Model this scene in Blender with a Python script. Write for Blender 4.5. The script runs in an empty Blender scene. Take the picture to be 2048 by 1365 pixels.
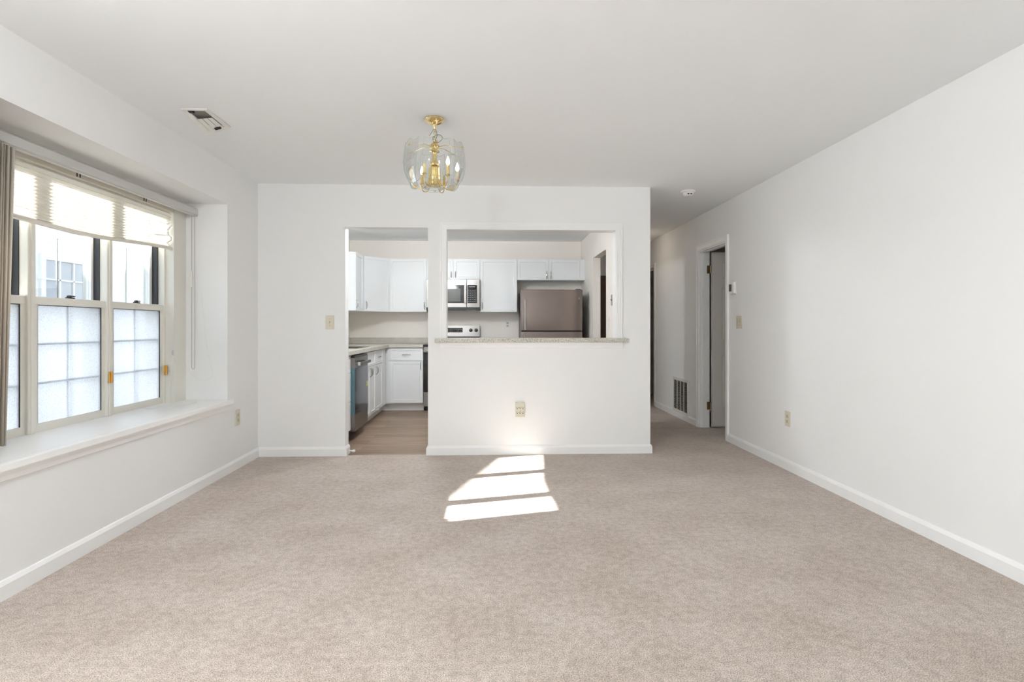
import bpy, bmesh, math, random
from mathutils import Vector, Matrix

random.seed(4)
S = bpy.context.scene
COL = S.collection
PI = math.pi

# ------------------------------------------------------------------ camera
cam_d = bpy.data.cameras.new('camera')
cam = bpy.data.objects.new('camera', cam_d)
COL.objects.link(cam)
S.camera = cam
cam_d.sensor_width = 36.0
cam_d.lens = 1106.0 / 2048.0 * 36.0
cam_d.shift_y = -28.5 / 2048.0
cam_d.clip_start = 0.05
cam.location = (0, 0, 1.16)
cam.rotation_euler = (PI / 2, 0, -math.atan(44.0 / 1106.0))

# ------------------------------------------------------------------ world, sun, exposure
S.view_settings.view_transform = 'Standard'
S.view_settings.look = 'None'
S.view_settings.gamma = 1.0
S.view_settings.use_curve_mapping = False
S.view_settings.exposure = 0.68
S.cycles.use_denoising = True
S.cycles.denoising_prefilter = 'ACCURATE'
S.cycles.max_bounces = 14
S.cycles.diffuse_bounces = 9
S.cycles.transparent_max_bounces = 16
S.cycles.transmission_bounces = 8
S.cycles.sample_clamp_indirect = 8.0
S.cycles.caustics_reflective = False
S.cycles.caustics_refractive = False

SKY = 3.0
world = bpy.data.worlds.new('sky')
S.world = world
world.use_nodes = True
bg = world.node_tree.nodes['Background']
bg.inputs[0].default_value = (0.83, 0.95, 1.09, 1)
bg.inputs[1].default_value = SKY

sun_d = bpy.data.lights.new('sun', 'SUN')
sun_d.energy = 24.0
sun_d.angle = 0.0093
sun_d.color = (1.0, 0.985, 0.965)
sun = bpy.data.objects.new('sun', sun_d)
COL.objects.link(sun)
sun.location = (-14, 0, 9)
sun.rotation_euler = Vector((1.0, 0.258, -0.603)).to_track_quat('-Z', 'Y').to_euler()


def portal(name, loc, direction, w, h):
    d = bpy.data.lights.new(name, 'AREA')
    d.shape = 'RECTANGLE'
    d.size, d.size_y = w, h
    d.cycles.is_portal = True
    o = bpy.data.objects.new(name, d)
    COL.objects.link(o)
    o.location = loc
    o.rotation_euler = Vector(direction).to_track_quat('-Z', 'Z').to_euler()


portal('sky_portal_window', (-2.66, 3.36, 1.33), (1, 0, 0), 2.0, 1.6)
portal('sky_portal_added_door', (-2.66, -0.1, 1.05), (1, 0, 0), 2.7, 2.1)
portal('sky_portal_kitchen', (-2.66, 6.55, 1.57), (1, 0, 0), 1.2, 1.02)


# ------------------------------------------------------------------ helpers
def prop(o, label=None, cat=None, group=None, kind=None):
    if label: o['label'] = label
    if cat: o['category'] = cat
    if group: o['group'] = group
    if kind: o['kind'] = kind
    return o


def thing(name, label, cat, loc=(0, 0, 0), rz=0.0, group=None):
    o = bpy.data.objects.new(name, None)
    o.empty_display_size = 0.1
    COL.objects.link(o)
    o.location = loc
    o.rotation_euler = (0, 0, rz)
    return prop(o, label, cat, group)


class MB:
    """collects shapes; build() links them as one mesh object"""

    def __init__(self):
        self.bm = bmesh.new()

    def _merge(self, t):
        me = bpy.data.meshes.new('t')
        t.to_mesh(me)
        t.free()
        self.bm.from_mesh(me)
        bpy.data.meshes.remove(me)

    def box(self, x0, x1, y0, y1, z0, z1, bev=0.0, seg=1):
        t = bmesh.new()
        bmesh.ops.create_cube(t, size=1.0)
        for v in t.verts:
            v.co = Vector(((x0 + x1) / 2 + v.co.x * (x1 - x0), (y0 + y1) / 2 + v.co.y * (y1 - y0), (z0 + z1) / 2 + v.co.z * (z1 - z0)))
        if bev:
            bmesh.ops.bevel(t, geom=t.edges[:], offset=bev, segments=seg, affect='EDGES', profile=0.7)
        self._merge(t)
        return self

    def tube(self, pts, r, seg=8, closed=False, caps=True):
        pts = [Vector(p) for p in pts]
        n = len(pts)
        bm = self.bm
        rings = []
        ref = None
        for i, p in enumerate(pts):
            a = pts[(i - 1) % n] if (closed or i > 0) else p
            b = pts[(i + 1) % n] if (closed or i < n - 1) else p
            d = (b - a).normalized()
            if ref is None:
                ref = d.orthogonal().normalized()
            else:
                ref = (ref - d * ref.dot(d))
                ref = ref.normalized() if ref.length > 1e-6 else d.orthogonal().normalized()
            s = d.cross(ref)
            rr = r[i] if isinstance(r, (list, tuple)) else r
            rings.append([bm.verts.new(p + (ref * math.cos(2 * PI * k / seg) + s * math.sin(2 * PI * k / seg)) * rr) for k in range(seg)])
        m = n if closed else n - 1
        for i in range(m):
            A, B = rings[i], rings[(i + 1) % n]
            for k in range(seg):
                bm.faces.new((A[k], A[(k + 1) % seg], B[(k + 1) % seg], B[k]))
        if caps and not closed:
            bm.faces.new(rings[0][::-1])
            bm.faces.new(rings[-1])
        return self

    def cyl(self, p0, p1, r, seg=20):
        return self.tube([p0, p1], r, seg)

    def lathe(self, prof, c=(0, 0, 0), seg=28, axis='Z'):
        bm = self.bm
        rings = []
        for (r, z) in prof:
            ring = []
            for k in range(seg):
                a = 2 * PI * k / seg
                q = (max(r, 1e-4) * math.cos(a), max(r, 1e-4) * math.sin(a), z)
                if axis == 'X': q = (q[2], q[0], q[1])
                if axis == 'Y': q = (q[0], q[2], q[1])
                ring.append(bm.verts.new((q[0] + c[0], q[1] + c[1], q[2] + c[2])))
            rings.append(ring)
        for A, B in zip(rings, rings[1:]):
            for k in range(seg):
                bm.faces.new((A[k], A[(k + 1) % seg], B[(k + 1) % seg], B[k]))
        bm.faces.new(rings[0][::-1])
        bm.faces.new(rings[-1])
        return self

    def prism(self, pts, axis, a0, a1):
        """extrude a 2-d outline along an axis; pts are the other two coordinates in x,y,z order"""
        bm = self.bm

        def v(p, a):
            return {'x': (a, p[0], p[1]), 'y': (p[0], a, p[1]), 'z': (p[0], p[1], a)}[axis]
        A = [bm.verts.new(v(p, a0)) for p in pts]
        B = [bm.verts.new(v(p, a1)) for p in pts]
        n = len(pts)
        for i in range(n):
            bm.faces.new((A[i], A[(i + 1) % n], B[(i + 1) % n], B[i]))
        bm.faces.new(A[::-1])
        bm.faces.new(B)
        return self

    def panel(self, w, h, t, rail, depth=0.008, x=0, y=0, z=0):
        """shaker front: slab w x h x t, face towards -y at y, sunk centre panel"""
        tb = bmesh.new()
        bmesh.ops.create_cube(tb, size=1.0)
        for v in tb.verts:
            v.co = Vector((x + (v.co.x + 0.5) * w, y + (v.co.y + 0.5) * t, z + (v.co.z + 0.5) * h))
        tb.faces.ensure_lookup_table()
        tb.normal_update()
        f = [q for q in tb.faces if q.normal.y < -0.9][0]
        bmesh.ops.inset_region(tb, faces=[f], thickness=rail, depth=0)
        bmesh.ops.inset_region(tb, faces=[f], thickness=0.004, depth=-depth)
        self._merge(tb)
        return self

    def build(self, name, mat, parent=None, smooth=False, world=False, kind=None):
        bm = self.bm
        bmesh.ops.recalc_face_normals(bm, faces=bm.faces[:])
        if world and parent is not None:
            q = parent
            off = Vector((0, 0, 0))
            while q is not None:
                off += Vector(q.location)
                q = q.parent
            for v in bm.verts:
                v.co -= off
        me = bpy.data.meshes.new(name)
        bm.to_mesh(me)
        bm.free()
        if smooth:
            for p in me.polygons:
                p.use_smooth = True
            try:
                me.set_sharp_from_angle(angle=math.radians(38))
            except Exception:
                pass
        me.materials.append(mat)
        o = bpy.data.objects.new(name, me)
        COL.objects.link(o)
        if parent is not None:
            o.parent = parent
        if kind:
            o['kind'] = kind
        return o


def struct(name, mb, mat, smooth=False):
    return mb.build(name, mat, None, smooth, kind='structure')


# ------------------------------------------------------------------ materials
def M(name, col, rough=0.5, metal=0.0, spec=0.5, bump=None, var=None, coat=0.0):
    """principled; bump=(scale, strength, distance); var=(scale, amount) gentle colour variation"""
    m = bpy.data.materials.new(name)
    m.use_nodes = True
    nt = m.node_tree
    b = nt.nodes['Principled BSDF']
    b.inputs['Base Color'].default_value = (*col, 1)
    b.inputs['Roughness'].default_value = rough
    b.inputs['Metallic'].default_value = metal
    b.inputs['Specular IOR Level'].default_value = spec
    b.inputs['Coat Weight'].default_value = coat
    tc = nt.nodes.new('ShaderNodeTexCoord')
    if var:
        n = nt.nodes.new('ShaderNodeTexNoise')
        n.inputs['Scale'].default_value = var[0]
        n.inputs['Detail'].default_value = 3
        nt.links.new(tc.outputs['Object'], n.inputs['Vector'])
        r = nt.nodes.new('ShaderNodeValToRGB')
        r.color_ramp.elements[0].position = 0.3
        r.color_ramp.elements[1].position = 0.7
        r.color_ramp.elements[0].color = (*[c * (1 - var[1]) for c in col], 1)
        r.color_ramp.elements[1].color = (*[min(1, c * (1 + var[1])) for c in col], 1)
        nt.links.new(n.outputs['Fac'], r.inputs['Fac'])
        nt.links.new(r.outputs['Color'], b.inputs['Base Color'])
    if bump:
        n = nt.nodes.new('ShaderNodeTexNoise')
        n.inputs['Scale'].default_value = bump[0]
        n.inputs['Detail'].default_value = 4
        nt.links.new(tc.outputs['Object'], n.inputs['Vector'])
        k = nt.nodes.new('ShaderNodeBump')
        k.inputs['Strength'].default_value = bump[1]
        k.inputs['Distance'].default_value = bump[2]
        nt.links.new(n.outputs['Fac'], k.inputs['Height'])
        nt.links.new(k.outputs['Normal'], b.inputs['Normal'])
    return m


def glass_mat(name, tint=(1, 1, 1), refl=0.5):
    m = bpy.data.materials.new(name)
    m.use_nodes = True
    nt = m.node_tree
    nt.nodes.clear()
    out = nt.nodes.new('ShaderNodeOutputMaterial')
    mix = nt.nodes.new('ShaderNodeMixShader')
    tr = nt.nodes.new('ShaderNodeBsdfTransparent')
    tr.inputs[0].default_value = (*tint, 1)
    gl = nt.nodes.new('ShaderNodeBsdfGlossy')
    gl.inputs['Roughness'].default_value = 0.02
    lw = nt.nodes.new('ShaderNodeFresnel')
    lw.inputs['IOR'].default_value = 1.45
    mu = nt.nodes.new('ShaderNodeMath')
    mu.operation = 'MULTIPLY'
    mu.inputs[1].default_value = refl
    nt.links.new(lw.outputs[0], mu.inputs[0])
    nt.links.new(mu.outputs[0], mix.inputs[0])
    nt.links.new(tr.outputs[0], mix.inputs[1])
    nt.links.new(gl.outputs[0], mix.inputs[2])
    nt.links.new(mix.outputs[0], out.inputs[0])
    return m


def frosted_mat():
    m = bpy.data.materials.new('frosted film')
    m.use_nodes = True
    nt = m.node_tree
    nt.nodes.clear()
    out = nt.nodes.new('ShaderNodeOutputMaterial')
    mix = nt.nodes.new('ShaderNodeMixShader')
    tl = nt.nodes.new('ShaderNodeBsdfTranslucent')
    tl.inputs[0].default_value = (0.89, 0.89, 0.895, 1)
    rf = nt.nodes.new('ShaderNodeBsdfRefraction')
    rf.inputs['Roughness'].default_value = 0.45
    rf.inputs['IOR'].default_value = 1.12
    tc = nt.nodes.new('ShaderNodeTexCoord')
    n = nt.nodes.new('ShaderNodeTexNoise')
    n.inputs['Scale'].default_value = 160
    n.inputs['Detail'].default_value = 2
    nt.links.new(tc.outputs['Object'], n.inputs['Vector'])
    r = nt.nodes.new('ShaderNodeValToRGB')
    r.color_ramp.elements[0].position = 0.33
    r.color_ramp.elements[0].color = (0.66, 0.66, 0.70, 1)
    r.color_ramp.elements[1].position = 0.5
    r.color_ramp.elements[1].color = (0.92, 0.92, 0.925, 1)
    nt.links.new(n.outputs['Fac'], r.inputs['Fac'])
    nt.links.new(r.outputs['Color'], rf.inputs['Color'])
    mix.inputs[0].default_value = 0.55
    nt.links.new(tl.outputs[0], mix.inputs[1])
    nt.links.new(rf.outputs[0], mix.inputs[2])
    nt.links.new(mix.outputs[0], out.inputs[0])
    return m


def translucent_mat(name, col, amount):
    m = bpy.data.materials.new(name)
    m.use_nodes = True
    nt = m.node_tree
    nt.nodes.clear()
    out = nt.nodes.new('ShaderNodeOutputMaterial')
    mix = nt.nodes.new('ShaderNodeMixShader')
    tl = nt.nodes.new('ShaderNodeBsdfTranslucent')
    tl.inputs[0].default_value = (*col, 1)
    df = nt.nodes.new('ShaderNodeBsdfDiffuse')
    df.inputs[0].default_value = (*col, 1)
    mix.inputs[0].default_value = amount
    nt.links.new(df.outputs[0], mix.inputs[1])
    nt.links.new(tl.outputs[0], mix.inputs[2])
    nt.links.new(mix.outputs[0], out.inputs[0])
    return m


def emit_mat(name, col, strength):
    m = bpy.data.materials.new(name)
    m.use_nodes = True
    nt = m.node_tree
    b = nt.nodes['Principled BSDF']
    b.inputs['Base Color'].default_value = (*col, 1)
    b.inputs['Emission Color'].default_value = (*col, 1)
    b.inputs['Emission Strength'].default_value = strength
    return m


def ramp_noise(nt, vec, scale, detail, stops, rough=0.5):
    n = nt.nodes.new('ShaderNodeTexNoise')
    n.inputs['Scale'].default_value = scale
    n.inputs['Detail'].default_value = detail
    n.inputs['Roughness'].default_value = rough
    nt.links.new(vec, n.inputs['Vector'])
    r = nt.nodes.new('ShaderNodeValToRGB')
    e = r.color_ramp.elements
    while len(e) < len(stops):
        e.new(0.5)
    for k, (p, c) in enumerate(stops):
        e[k].position = p
        e[k].color = (*c, 1)
    nt.links.new(n.outputs['Fac'], r.inputs['Fac'])
    return n, r


def mixcol(nt, a, b, mode, fac):
    x = nt.nodes.new('ShaderNodeMix')
    x.data_type = 'RGBA'
    x.blend_type = mode
    x.inputs[0].default_value = fac
    nt.links.new(a, x.inputs[6])
    nt.links.new(b, x.inputs[7])
    return x.outputs[2]


def carpet_mat():
    m = bpy.data.materials.new('beige cut pile carpet')
    m.use_nodes = True
    nt = m.node_tree
    b = nt.nodes['Principled BSDF']
    b.inputs['Roughness'].default_value = 1.0
    b.inputs['Specular IOR Level'].default_value = 0.05
    b.inputs['Sheen Weight'].default_value = 0.25
    b.inputs['Sheen Roughness'].default_value = 0.6
    b.inputs['Sheen Tint'].default_value = (1, 0.95, 0.9, 1)
    tc = nt.nodes.new('ShaderNodeTexCoord')
    v = tc.outputs['Object']
    n1, r1 = ramp_noise(nt, v, 235, 3, [(0.33, (0.20, 0.15, 0.125)), (0.5, (0.53, 0.46, 0.41)), (0.67, (0.80, 0.72, 0.66))], 0.6)
    n2, r2 = ramp_noise(nt, v, 2.6, 5, [(0.36, (0.84, 0.81, 0.785)), (0.65, (1.0, 1.0, 1.0))], 0.6)
    n3, r3 = ramp_noise(nt, v, 30, 5, [(0.36, (0.76, 0.745, 0.735)), (0.62, (1.0, 1.0, 1.0))], 0.65)
    c = mixcol(nt, r1.outputs[0], r2.outputs[0], 'MULTIPLY', 1.0)
    c = mixcol(nt, c, r3.outputs[0], 'MULTIPLY', 1.0)
    nt.links.new(c, b.inputs['Base Color'])
    k = nt.nodes.new('ShaderNodeBump')
    k.inputs['Strength'].default_value = 0.45
    k.inputs['Distance'].default_value = 0.003
    nt.links.new(n1.outputs['Fac'], k.inputs['Height'])
    nt.links.new(k.outputs['Normal'], b.inputs['Normal'])
    return m


def vinyl_mat():
    m = bpy.data.materials.new('grey brown vinyl planks')
    m.use_nodes = True
    nt = m.node_tree
    b = nt.nodes['Principled BSDF']
    b.inputs['Roughness'].default_value = 0.42
    tc = nt.nodes.new('ShaderNodeTexCoord')
    mp = nt.nodes.new('ShaderNodeMapping')
    nt.links.new(tc.outputs['Object'], mp.inputs['Vector'])
    br = nt.nodes.new('ShaderNodeTexBrick')
    br.offset = 0.37
    br.inputs['Scale'].default_value = 1.0
    br.inputs['Brick Width'].default_value = 1.22
    br.inputs['Row Height'].default_value = 0.15
    br.inputs['Mortar Size'].default_value = 0.0012
    br.inputs['Color1'].default_value = (0.25, 0.175, 0.125, 1)
    br.inputs['Color2'].default_value = (0.34, 0.25, 0.185, 1)
    br.inputs['Mortar'].default_value = (0.12, 0.09, 0.07, 1)
    nt.links.new(mp.outputs[0], br.inputs['Vector'])
    mp2 = nt.nodes.new('ShaderNodeMapping')
    mp2.inputs['Scale'].default_value = (1.4, 30, 1)
    nt.links.new(tc.outputs['Object'], mp2.inputs['Vector'])
    n, r = ramp_noise(nt, mp2.outputs[0], 1.6, 5, [(0.34, (0.5, 0.47, 0.44)), (0.62, (1.15, 1.13, 1.1))], 0.65)
    c = mixcol(nt, br.outputs['Color'], r.outputs[0], 'MULTIPLY', 0.9)
    nt.links.new(c, b.inputs['Base Color'])
    return m


def speckle_mat():
    m = bpy.data.materials.new('speckled stone laminate')
    m.use_nodes = True
    nt = m.node_tree
    b = nt.nodes['Principled BSDF']
    b.inputs['Roughness'].default_value = 0.3
    tc = nt.nodes.new('ShaderNodeTexCoord')
    v = tc.outputs['Object']
    n1, r1 = ramp_noise(nt, v, 150, 5, [(0.36, (0.22, 0.20, 0.16)), (0.47, (0.55, 0.52, 0.46)), (0.62, (0.76, 0.73, 0.67))], 0.7)
    n2, r2 = ramp_noise(nt, v, 9, 2, [(0.35, (0.88, 0.9, 0.9)), (0.65, (1, 1, 1))])
    c = mixcol(nt, r1.outputs[0], r2.outputs[0], 'MULTIPLY', 1.0)
    nt.links.new(c, b.inputs['Base Color'])
    return m


def brushed_mat(name, col, rough, horizontal=True):
    m = bpy.data.materials.new(name)
    m.use_nodes = True
    nt = m.node_tree
    b = nt.nodes['Principled BSDF']
    b.inputs['Metallic'].default_value = 1.0
    b.inputs['Roughness'].default_value = rough
    tc = nt.nodes.new('ShaderNodeTexCoord')
    mp = nt.nodes.new('ShaderNodeMapping')
    mp.inputs['Scale'].default_value = (2, 2, 300) if horizontal else (300, 300, 2)
    nt.links.new(tc.outputs['Object'], mp.inputs['Vector'])
    n, r = ramp_noise(nt, mp.outputs[0], 3, 2, [(0.3, tuple(c * 0.93 for c in col)), (0.7, col)])
    nt.links.new(r.outputs[0], b.inputs['Base Color'])
    return m


WALL = M('warm white wall paint', (0.83, 0.835, 0.835), 0.62, spec=0.3, bump=(260, 0.08, 0.002))
CEIL = M('flat white ceiling paint', (0.87, 0.89, 0.905), 0.8, spec=0.2, bump=(200, 0.06, 0.002))
KWALL = M('cream kitchen paint', (0.88, 0.835, 0.785), 0.6, spec=0.3, bump=(260, 0.08, 0.002))
TRIM = M('white semi gloss trim', (0.86, 0.865, 0.865), 0.35)
SILLM = M('white painted sill board', (0.92, 0.92, 0.915), 0.4)
VINYLF = M('almond window frame', (0.74, 0.725, 0.67), 0.42)
DARKF = M('dark bronze window track', (0.013, 0.014, 0.018), 0.35)
GLASS = glass_mat('clear window glass', (0.97, 0.985, 0.98), 0.6)
FROST = frosted_mat()
MUNT = M('white grille bar', (0.88, 0.88, 0.89), 0.5)
VANE = translucent_mat('beige vane fabric', (0.66, 0.60, 0.52), 0.12)
PLEAT = translucent_mat('ivory pleated paper', (0.84, 0.82, 0.77), 0.105)
SHEER = translucent_mat('white sheer fabric', (0.88, 0.88, 0.88), 0.6)
RAIL = M('ivory shade rail', (0.72, 0.68, 0.60), 0.45)
TRACKM = M('grey white aluminium track', (0.56, 0.56, 0.55), 0.4)
CORD = M('white cord', (0.8, 0.79, 0.75), 0.7)
CHAIN = M('steel bead chain', (0.48, 0.45, 0.42), 0.4, 0.7)
BRASS = M('polished brass', (0.84, 0.68, 0.36), 0.13, 1.0)
OLDBRASS = M('tarnished brass', (0.30, 0.215, 0.11), 0.4, 1.0)
CLIPM = M('amber brass clip', (0.75, 0.42, 0.10), 0.3, 0.6)
GPANEL = glass_mat('bent chandelier glass', (0.965, 0.985, 0.978), 0.55)
GEDGE = M('green glass edge', (0.30, 0.46, 0.40), 0.15)
BULB = emit_mat('lit candle bulb', (1.0, 0.94, 0.84), 4.0)
CANDLE = M('ivory candle sleeve', (0.72, 0.52, 0.20), 0.35)
WIREM = M('brown chandelier wire', (0.12, 0.09, 0.06), 0.5)
IVORY = M('ivory plastic plate', (0.66, 0.62, 0.50), 0.4)
IVORYD = M('ivory plastic toggle', (0.56, 0.52, 0.42), 0.4)
WPLAST = M('white plastic', (0.82, 0.82, 0.80), 0.4)
DARK = M('dark slot', (0.015, 0.014, 0.013), 0.6)
SCREEN = M('grey liquid crystal screen', (0.045, 0.048, 0.04), 0.25)
GRILLE = M('white enamel grille', (0.74, 0.73, 0.69), 0.45)
DUCT = M('grey duct metal', (0.22, 0.21, 0.19), 0.6)
CAB = M('cool white cabinet paint', (0.80, 0.82, 0.835), 0.38)
NICKEL = M('brushed nickel', (0.42, 0.41, 0.39), 0.3, 1.0)
STEEL = brushed_mat('brushed stainless steel', (0.29, 0.28, 0.27), 0.30)
FRSTEEL = brushed_mat('stainless steel with brown reflection tint', (0.27, 0.225, 0.205), 0.2)  # brown reflection of the dark room put into the steel colour
FRSIDE = M('dark grey appliance side', (0.10, 0.10, 0.10), 0.45)
BLACKG = M('black glass', (0.012, 0.012, 0.014), 0.06)
BLACKP = M('black plastic', (0.02, 0.02, 0.02), 0.4)
WKEY = M('pale key print', (0.30, 0.30, 0.31), 0.5)
TEAL = M('teal protective film', (0.13, 0.27, 0.33), 0.3)
FILM = M('smoky blue film on steel', (0.05, 0.058, 0.08), 0.12, 0.7)
YELLOW = M('yellow green tag', (0.62, 0.70, 0.16), 0.5)
SPECK = speckle_mat()
CARPET = carpet_mat()
VINYL = vinyl_mat()
DOORP = M('white painted door', (0.64, 0.61, 0.575), 0.4)
SHADEDOOR = M('door browned by hall shade', (0.09, 0.045, 0.022), 0.4, var=(5, 0.2))  # the hall's dim warm shade is painted into this door colour
SIDING = M('white vinyl siding', (0.66, 0.66, 0.65), 0.5)
SHINGLE = M('grey roof shingles', (0.20, 0.19, 0.18), 0.9, var=(20, 0.25))
NPANE = M('grey blue window glass', (0.30, 0.31, 0.33), 0.1, 0.2)
GROUND = M('pale concrete ground', (0.25, 0.25, 0.24), 0.9, var=(3, 0.1))
LAMPG = emit_mat('lit opal lamp glass', (1.0, 0.95, 0.88), 2.0)

# ------------------------------------------------------------------ measures (metres; y runs away from the camera)
L, R = -2.07, 2.41          # left and right walls of the room
D = 5.022                   # partition between dining room and kitchen
DB = D + 0.115              # its kitchen side
KB = 8.28                   # back wall of the kitchen
KR, HL = 1.37, 1.47         # kitchen right wall / hall left wall
C = 2.44                    # ceiling
FRONT = -1.9
HE = 9.4                    # end of the hall
OUTX = -2.60

# ------------------------------------------------------------------ shell
f = MB()
f.box(OUTX, 4.7, FRONT - 0.15, D + 0.02, -0.12, 0)
f.box(KR + 0.03, 4.7, D + 0.02, HE + 0.2, -0.12, 0)
struct('floor', f, CARPET)
struct('floor_kitchen', MB().box(OUTX, KR + 0.03, D + 0.02, HE + 0.2, -0.12, -0.002), VINYL)
struct('ceiling', MB().box(OUTX, 4.7, FRONT - 0.15, HE + 0.2, C, C + 0.2), CEIL)

RY0, RY1, SZ, HZ = 2.27, 4.45, 0.585, 2.13      # window recess
KW0, KW1, KWZ0, KWZ1 = 5.95, 7.15, 1.06, 2.08    # added kitchen window
w = MB()
w.box(OUTX, L, FRONT, -1.45, 0, C)
w.box(OUTX, L, -1.45, 1.25, 2.08, C)
w.box(OUTX, L, 1.25, RY0, 0, C)
w.box(OUTX, L, RY0, RY1, 0, SZ - 0.035)
w.box(OUTX, L, RY0, RY1, HZ, C)
w.box(OUTX, L, RY1, D + 0.06, 0, C)
struct('wall_left', w, WALL)
w = MB()
w.box(OUTX, L, D + 0.06, KW0, 0, C)
w.box(OUTX, L, KW0, KW1, 0, KWZ0)
w.box(OUTX, L, KW0, KW1, KWZ1, C)
w.box(OUTX, L, KW1, HE + 0.2, 0, C)
struct('wall_kitchen_left', w, KWALL)

DX0, DX1, DZ = -1.299, -0.56, 2.057              # kitchen doorway
PX0, PX1, PZ0, PZ1 = -0.395, 1.152, 1.017, 2.045   # pass-through
w = MB()
w.box(L, DX0, D, DB, 0, C)
w.box(DX0, DX1, D, DB, DZ, C)
w.box(DX1, PX0, D, DB, 0, C)
w.box(PX0, PX1, D, DB, 0, PZ0)
w.box(PX0, PX1, D, DB, PZ1, C)
w.box(PX1, HL, D, DB, 0, C)
struct('wall_back', w, WALL)

struct('wall_kitchen_back', MB().box(L, KR, KB, KB + 0.12, 0, C), KWALL)
KD0, KD1, KDZ = 6.487, 7.313, 2.077
w = MB()
w.box(KR, HL, DB, KD0, 0, C)
w.box(KR, HL, KD0, KD1, KDZ, C)
w.box(KR, HL, KD1, HE, 0, C)
struct('wall_hall_left', w, KWALL)

O0, O1, OZ = 5.55, 6.285, 2.035                   # bedroom door in the right wall
P0, P1 = 8.02, 8.78                              # second door, far down the hall
RT = R + 0.115
w = MB()
w.box(R, RT, FRONT, O0, 0, C)
w.box(R, RT, O0, O1, OZ, C)
w.box(R, RT, O1, P0, 0, C)
w.box(R, RT, P0, P1, OZ, C)
w.box(R, RT, P1, HE, 0, C)
struct('wall_right', w, WALL)
E0, E1 = 1.60, 2.34                              # door at the end of the hall, shade put into its brown
w = MB()
w.box(HL, E0, HE, HE + 0.12, 0, C)
w.box(E0, E1, HE, HE + 0.12, 2.05, C)
w.box(E1, 4.7, HE, HE + 0.12, 0, C)
struct('wall_hall_end', w, WALL)
w = MB()
w.box(4.5, 4.7, 5.2, HE + 0.12, 0, C)
w.box(RT, 4.5, 5.1, 5.22, 0, C)
w.box(RT, 4.5, 7.35, 7.45, 0, C)
struct('wall_bedroom', w, WALL)
G0, G1, GZ = -1.45, 1.25, 2.08                   # patio door added in the left wall, out of view, to light the room
struct('wall_front', MB().box(OUTX, RT, FRONT - 0.15, FRONT, 0, C), WALL)
w = MB()
for a, b_ in ((G0, G0 + 0.06), (G1 - 0.06, G1), ((G0 + G1) / 2 - 0.04, (G0 + G1) / 2 + 0.04)):
    w.box(-2.56, -2.50, a, b_, 0.04, GZ - 0.06)
w.box(-2.56, -2.50, G0, G1, GZ - 0.06, GZ)
w.box(-2.56, -2.50, G0, G1, 0, 0.04)
pd = struct('added_patio_door', w, TRIM)
for a, b_ in ((G0 + 0.06, (G0 + G1) / 2 - 0.04), ((G0 + G1) / 2 + 0.04, G1 - 0.06)):
    MB().box(-2.531, -2.529, a, b_, 0.04, GZ - 0.06).build('pane', GLASS, pd)
cu = MB()
rows = [[], []]
for j in range(181):
    y = G0 + 0.01 + (G1 - G0 - 0.02) * j / 180
    x = -2.22 + 0.02 * math.sin(j * 0.75) + 0.008 * math.sin(j * 0.31)
    rows[0].append(cu.bm.verts.new((x, y, GZ - 0.04)))
    rows[1].append(cu.bm.verts.new((x, y, 0.015)))
for j in range(180):
    cu.bm.faces.new((rows[0][j], rows[0][j + 1], rows[1][j + 1], rows[1][j]))
ct_ = thing('added_sheer_curtain', 'white sheer curtain added unseen to diffuse daylight from the patio door', 'curtain', (-2.22, (G0 + G1) / 2, 0))  # unseen curtain, added as a diffuser to spread daylight
cu.build('fabric', SHEER, ct_, True, world=True)
MB().cyl((-2.22, G0, GZ - 0.03), (-2.22, G1, GZ - 0.03), 0.012, 12).build('rod', TRACKM, ct_, True, world=True)


# baseboards: profile with a sloped top, extruded
def base_prof(sign):
    t, h = 0.015, 0.083
    return [(0, 0), (sign * t, 0), (sign * t, h - 0.02), (sign * 0.007, h - 0.004), (sign * 0.004, h), (0, h)]


b = MB()
b.prism([(L + p, z) for p, z in base_prof(1)], 'y', FRONT, G0)
b.prism([(L + p, z) for p, z in base_prof(1)], 'y', G1, D)
struct('baseboard_left', b, TRIM)
b = MB()
b.prism([(R + p, z) for p, z in base_prof(-1)], 'y', FRONT, O0 - 0.062)
b.prism([(R + p, z) for p, z in base_prof(-1)], 'y', O1 + 0.062, P0 - 0.062)
struct('baseboard_right', b, TRIM)
b = MB()
b.prism([(D + p, z) for p, z in base_prof(-1)], 'x', L + 0.015, DX0)
b.prism([(D + p, z) for p, z in base_prof(-1)], 'x', DX1, HL)
b.prism([(DX0 + p, z) for p, z in base_prof(1)], 'y', D - 0.015, DB)
b.prism([(DX1 + p, z) for p, z in base_prof(-1)], 'y', D - 0.015, DB)
b.prism([(HL + p, z) for p, z in base_prof(1)], 'y', D - 0.015, KD0)
struct('baseboard_back', b, TRIM)

# window seat: sill board with nosing, apron moulding below
b = MB()
b.box(-2.46, L, RY0, RY1, SZ - 0.035, SZ)
b.box(L, L + 0.038, RY0 - 0.03, RY1 + 0.03, SZ - 0.035, SZ, 0.005, 2)
b.prism([(L, SZ - 0.085), (L + 0.012, SZ - 0.08), (L + 0.014, SZ - 0.06), (L + 0.02, SZ - 0.035), (L, SZ - 0.035)], 'y', RY0 - 0.01, RY1 + 0.012)
struct('trim_1', b, SILLM)


# casing round the pass-through: stepped flat moulding
def casing(mb, a0, a1, t, w, plane):
    """vertical strip, a0..a1 across, fluted; plane(a, out, z0, z1)"""


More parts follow.
